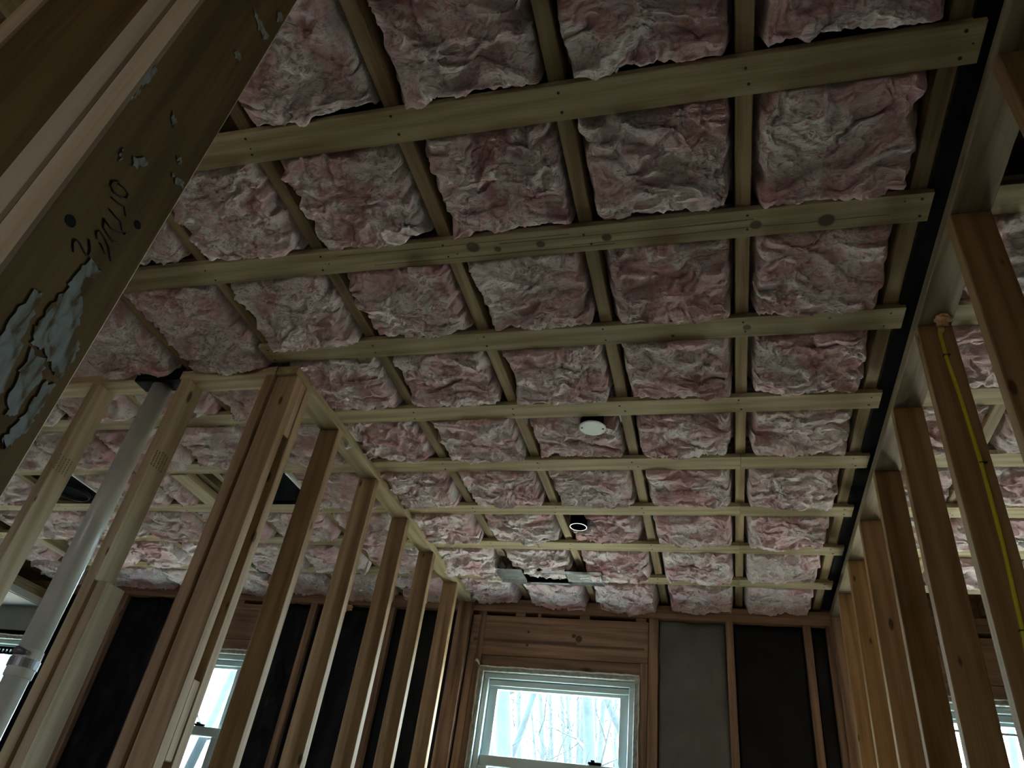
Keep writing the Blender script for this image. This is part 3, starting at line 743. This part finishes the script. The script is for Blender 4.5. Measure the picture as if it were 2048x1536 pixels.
# ---- white pipe with its perforated strap ---------------------------------------------------------
t = empty('vent_pipe', -2.06, 1.866); tag(t, 'white plastic vent pipe standing between the cross partition studs', 'pipe')
PX = -2.062
bm = bmesh.new(); tube(bm, [(PX, 1.866, -ZC), (PX, 1.866, .43)], .036, 28); mesh_obj('lower_pipe', bm, pvc_m, t, smooth=True)
bm = bmesh.new(); tube(bm, [(PX, 1.866, .37), (PX, 1.866, .372), (PX, 1.866, .452), (PX, 1.866, .454)], [.037, .0405, .0405, .037], 28); mesh_obj('coupling', bm, pvc_m, t, smooth=True)
bm = bmesh.new(); tube(bm, [(PX, 1.866, .43), (PX, 1.866, H-.040)], .0375, 28); up_ = mesh_obj('upper_pipe', bm, pvc_m, t, smooth=True)
bm = bmesh.new()
for k in range(30):                     # broken printed line along the pipe
    z0 = .50 + k*.031; 
    if random.random() < .75:
        a = -2.55
        cx, cy = PX+.0377*math.cos(a), 1.866+.0377*math.sin(a)
        bx(bm, cx-.0012, cx+.0012, cy-.0006, cy+.0006, z0, z0+random.uniform(.008, .024))
pm = mesh_obj('printed_line', bm, flat('grey_print', (.12, .13, .13), .6), up_); pm['kind'] = 'stuff'
t = empty('pipe_strap', -2.2, 1.826, .42); tag(t, 'perforated black steel strap running to the pipe', 'strap')
bm = bmesh.new(); x0, x1, zc_ = -2.52, -2.075, .437
y_ = 1.822
bx(bm, x0, x1, y_, y_+.0015, zc_-.011, zc_-.005); bx(bm, x0, x1, y_, y_+.0015, zc_+.005, zc_+.011)
x = x0
while x < x1-.006:
    bx(bm, x, x+.007, y_, y_+.0015, zc_-.005, zc_+.005); x += .0145
mesh_obj('band', bm, blackmetal_m, t)
bm = bmesh.new(); ring_tube(bm, (PX, 1.866), .041, .0435, .398, .424, 30); mesh_obj('clamp', bm, flat('dull_clamp_steel', (.30, .31, .33), .5, .6, .2, 60), t)
bm = bmesh.new(); tube(bm, [(-2.085, 1.829, .437), (-2.06, 1.818, .441), (-2.03, 1.826, .437)], [.006, .012, .006], 8); mesh_obj('bolt', bm, flat('dull_bolt', (.16, .14, .15), .5, .5), t, smooth=True)

# ---- yellow cable on the right partition ---------------------------------------------------------
t = empty('electric_cable', .61, 1.74, -ZC); tag(t, 'yellow electric cable stapled down the stud of the right partition', 'cable')
CY = 1.7435
cab = [(1877, 640), (1880, 668), (1893, 715), (1921, 795), (1962, 925), (2005, 1085), (2048, 1275), (2080, 1440), (2110, 1620)]
pts = []
for px, py in cab:
    d = FWD*1453.9 + RGT*(px-1024) - UPV*(py-768); pts.append(d*(CY/d.y))
pts[0] = Vector((pts[0].x, 1.752, H-.036))
bm = bmesh.new(); tube(bm, pts, .0052, 10); mesh_obj('sheath', bm, yellow_m, t, smooth=True)
bm = bmesh.new(); tube(bm, [pts[0]+Vector((0, 0, .0)), pts[0]+Vector((.001, -.002, -.02)), pts[1]], [.013, .010, .0055], 10); mesh_obj('cable_end_wrap', bm, flat('tan_wrap', (.5, .4, .15), .7), t, smooth=True)
for px, py in ((1893, 711), (1966, 926), (2046, 1262)):
    d = FWD*1453.9 + RGT*(px-1024) - UPV*(py-768); p = d*(CY/d.y)
    bm = bmesh.new(); bx(bm, p.x-.0085, p.x+.0085, CY-.0065, CY+.002, p.z-.001, p.z+.001); mesh_obj('staple', bm, nail_m, t)
def blob(name, c, r, label, seed, m=foam_m, sq=(1, 1, .7)):
    bm = bmesh.new(); bmesh.ops.create_icosphere(bm, subdivisions=4, radius=1.0)
    rs = np.random.RandomState(seed).uniform(0, 20, 3)
    for v in bm.verts:
        c0 = v.co
        k = 1 + .35*float(vnoise(np.array([c0.x*1.7+rs[0]+c0.z]), np.array([c0.y*1.7+rs[1]-c0.z]), seed)[0]) + .18*float(vnoise(np.array([c0.x*4+rs[1]-c0.z*3]), np.array([c0.y*4+rs[2]+c0.z*3]), seed+1)[0])
        v.co = Vector((c0.x*r*sq[0]*k+c[0], c0.y*r*sq[1]*k+c[1], c0.z*r*sq[2]*k+c[2]))
    return tag(mesh_obj(name, bm, m, smooth=True), label, 'foam', 'foam sealant blobs')
blob('foam_blob', (pts[0].x+.004, 1.722, H-.040), .022, 'peach foam blob at the top of the yellow cable', 1)
p = at(697, 1215, H-.08); k_ = (YB-.02)/p.y; p = p*k_
blob('foam_blob', (p.x, p.y, p.z), .026, 'orange foam blob on the back wall plate between left studs', 4)
bm = bmesh.new(); tube(bm, [p+Vector((-.01, 0, -.02)), p+Vector((-.05, -.005, -.06)), p+Vector((-.11, -.008, -.13)), p+Vector((-.14, 0, -.3))], .005, 8)
tag(mesh_obj('cable_stub', bm, flat('tan_cable', (.45, .36, .16), .5), smooth=True), 'short tan cable leaving the foam blob on the back wall', 'cable')
p = at(686, 882, H-.02)
blob('foam_blob', (-1.463, 2.30, H-.052), .016, 'small pale foam bit under the left partition plate', 9, m=caulk_m)

# ---- marks on the near post: paint patches, marker strokes, holes --------------------------------
XP = -.469
def onpost(px, py):
    d = FWD*1453.9 + RGT*(px-1024) - UPV*(py-768); return d*(XP/d.x)
def stroke(bm, pix, w=.0008):
    q = [onpost(*a) for a in pix]
    q = [Vector((XP+.0002, v.y, v.z)) for v in q]
    tube(bm, q, w, 5)
Zc = lambda a, b: (100+a*300/2048, 330+b*300/2048)
bm = bmesh.new()
for s in ([(320, 1190), (315, 1060), (350, 1020), (400, 1060), (470, 1200), (510, 1250), (545, 1180), (530, 1020)],
          [(640, 1010), (630, 920), (670, 900), (740, 1000), (800, 1130), (830, 1310)], [(680, 1070), (760, 1220)],
          [(740, 730), (720, 850), (790, 960), (860, 1050), (900, 1060)], [(730, 740), (830, 870), (1000, 960), (1030, 930)],
          [(800, 600), (900, 720), (960, 770), (990, 900)], [(830, 440), (930, 530), (1010, 570), (1035, 700)],
          [(930, 235), (850, 225), (820, 280), (870, 380), (960, 440), (1040, 460), (1065, 400), (1000, 310), (920, 250)]):
    stroke(bm, [Zc(*a) for a in s])
mesh_obj('marker_scribble', bm, ink_m, post, smooth=True)
for (px, py, r) in ((141, 442, .0050), (275, 450, .0038)):
    q = onpost(px, py); bm = bmesh.new(); disc(bm, (XP-.0003, q.y, q.z), r, (1, 0, 0), 14, .0006); mesh_obj('dark_hole', bm, nail_m, post)
def patch(poly, nm='paint_patch'):
    """flake of old paint, polygon traced in the plane of the post, a hair thick"""
    bm = bmesh.new()
    q = [onpost(*a) for a in poly]
    pts2 = []
    n = len(q)
    for i in range(n):                       # ragged edge
        a, b = q[i], q[(i+1) % n]
        for k in range(5):
            t = k/5; pnt = a.lerp(b, t)
            j = .0016
            pts2.append(Vector((XP+.0004, min(.3455, max(.2555, pnt.y+random.uniform(-j, j))), pnt.z+random.uniform(-j*1.5, j*1.5))))
    f = bm.faces.new([bm.verts.new(v) for v in pts2])
    r = bmesh.ops.extrude_face_region(bm, geom=[f]); bmesh.ops.translate(bm, verts=[v for v in r['geom'] if isinstance(v, bmesh.types.BMVert)], vec=(.0005, 0, 0))
    bmesh.ops.triangulate(bm, faces=bm.faces)
    bmesh.ops.recalc_face_normals(bm, faces=bm.faces)
    return mesh_obj(nm, bm, paint_m, post)
patch([(182, 512), (202, 540), (192, 560), (170, 548), (160, 585), (165, 620), (150, 660), (160, 690), (140, 730), (118, 760), (100, 730), (86, 700), (60, 690), (70, 650), (100, 612), (130, 580), (152, 548)])
patch([(68, 578), (80, 590), (60, 640), (40, 690), (20, 740), (0, 790), (-20, 800), (-10, 690), (20, 640)])
patch([(60, 700), (90, 720), (80, 760), (50, 790), (30, 830), (10, 830), (20, 780), (40, 740)])
patch([(110, 770), (90, 800), (70, 830), (52, 860), (30, 880), (10, 900), (0, 880), (30, 850), (60, 810), (90, 765)])
patch([(300, 128), (311, 124), (313, 140), (300, 166), (288, 172), (280, 165), (284, 148)])
patch([(276, 180), (282, 185), (272, 196), (262, 198)])
patch([(265, 318), (290, 315), (296, 328), (280, 336), (262, 332)])
patch([(345, 225), (352, 240), (347, 255), (341, 240)])
patch([(240, 305), (247, 300), (244, 318), (238, 320)])
patch([(345, 350), (366, 366), (366, 378), (352, 368)])
patch([(355, 310), (362, 318), (360, 330), (352, 320)])
patch([(505, 15), (520, 40), (538, 75), (530, 82), (515, 58)])
patch([(555, 20), (565, 30), (560, 48), (553, 40)])
patch([(470, 100), (482, 112), (476, 122), (468, 112)])
# grade stamps on two pale studs of the cross partition
stamp_m = flat('faded_stamp_ink', (.19, .145, .085), .8)
def stamp(px, py, X, name='grade_stamp'):
    d = FWD*1453.9 + RGT*(px-1024) - UPV*(py-768); p = d*(X/d.x)
    bm = bmesh.new(); rs = random.Random(px)
    for row in range(5):
        y = p.y-.030 + row*.014; z = p.z - .03
        while z < p.z+.03:
            h = rs.uniform(.003, .009); bx(bm, X-.0002, X+.0004, y, y+.006, z, z+h); z += h+.003
    o = mesh_obj(name, bm, stamp_m, wx); o['kind'] = 'stuff'; return o
stamp(125, 930, -2.322); stamp(318, 922, -1.905)

# ================================================================== OUTDOORS
bm = bmesh.new(); bx(bm, -60, 60, -60, 90, -2.05, -2.0)
tag(mesh_obj('ground', bm, leaf_m), 'leaf covered ground outside', kind='structure')
def dirpix(px, py, Y):
    d = FWD*1453.9 + RGT*(px-1024) - UPV*(py-768); return d*(Y/d.y)
def tree(base, top, r0, seed, label, nb=16):
    rs = random.Random(seed)
    base = Vector(base); top = Vector(top)
    t = empty('tree', base.x, base.y, -2.0); tag(t, label, 'tree', 'bare trees outside')
    n = 9; pts = []
    for i in range(n):
        f = i/(n-1); pts.append(base.lerp(top, f) + Vector((rs.uniform(-1, 1), rs.uniform(-1, 1), 0))*r0*.35*(0 if i == 0 else 1))
    rad = [r0*(1-.75*(i/(n-1))) for i in range(n)]
    bm = bmesh.new(); tube(bm, pts, rad, 9); mesh_obj('trunk', bm, bark_m, t, smooth=True)
    bm = bmesh.new()
    def branch(p, d, ln, r, dep):
        q = [p]; k = 5
        for i in range(k):
            d = (d + Vector((rs.uniform(-.25, .25), rs.uniform(-.25, .25), rs.uniform(-.05, .22)))).normalized(); q.append(q[-1]+d*ln/k)
        tube(bm, q, [r*(1-.8*i/k) for i in range(k+1)], 5)
        if dep:
            for i in range(4):
                s = q[rs.randint(1, k)]
                dd = (d + Vector((rs.uniform(-1, 1), rs.uniform(-1, 1), rs.uniform(-.3, .8)))*.9).normalized(); branch(s, dd, ln*rs.uniform(.4, .65), r*.5, dep-1)
    for i in range(nb):
        f = rs.uniform(.22, .95); p = base.lerp(top, f); a = rs.uniform(0, 2*math.pi)
        branch(p, Vector((math.cos(a), math.sin(a), rs.uniform(.2, .9))).normalized(), rs.uniform(1.0, 2.6)*(1.2-f*.6), r0*.28*(1.1-f), 2)
    mesh_obj('branches', bm, bark_m, t, smooth=True)['kind'] = 'stuff'
def tree_px(p1, p2, Y, wpx, seed, label, nb=16):
    a, b = dirpix(*p1, Y), dirpix(*p2, Y); d = (b-a)
    if d.z < 0: a, b = b, a; d = -d
    k0 = (-2.0-a.z)/d.z; k1 = (9.5-a.z)/d.z
    tree(a+d*k0, a+d*k1, wpx/1453.9*a.length*.5*1.25, seed, label, nb)
tree_px((1173, 1394), (1179, 1536), 11, 24, 1, 'straight bare tree behind the middle of the centre window')
tree_px((1211, 1394), (1246, 1475), 13, 19, 2, 'leaning bare tree at the right of the centre window', 10)
tree_px((1012, 1385), (1010, 1500), 10, 34, 3, 'thick bare tree at the left of the centre window')
tree_px((1066, 1385), (1040, 1460), 12, 14, 4, 'thin slanting bare tree left of centre outside', 10)
tree_px((1258, 1440), (1252, 1536), 9, 26, 5, 'bare tree at the right edge of the centre window')
tree_px((1100, 1400), (1103, 1500), 24, 8, 6, 'far slim bare tree in the middle of the centre window', 22)
tree_px((1140, 1400), (1134, 1500), 28, 7, 7, 'far slim bare tree just left of the straight tree', 22)
tree_px((20, 1340), (0, 1430), 10, 22, 8, 'bare tree outside the window at the left edge')
tree_px((405, 1480), (380, 1536), 14, 16, 9, 'bare tree outside the bright left window', 8)
tree_px((2020, 1450), (2030, 1536), 14, 14, 10, 'bare tree outside the right room window', 8)

for k in range(16):
    px = 965 + k*19 + random.uniform(-7, 7)
    tree_px((px, 1390), (px+random.uniform(-9, 9), 1500), random.uniform(15, 26), random.uniform(6, 13), 50+k, 'slim bare tree in the woods outside the centre window', 14)
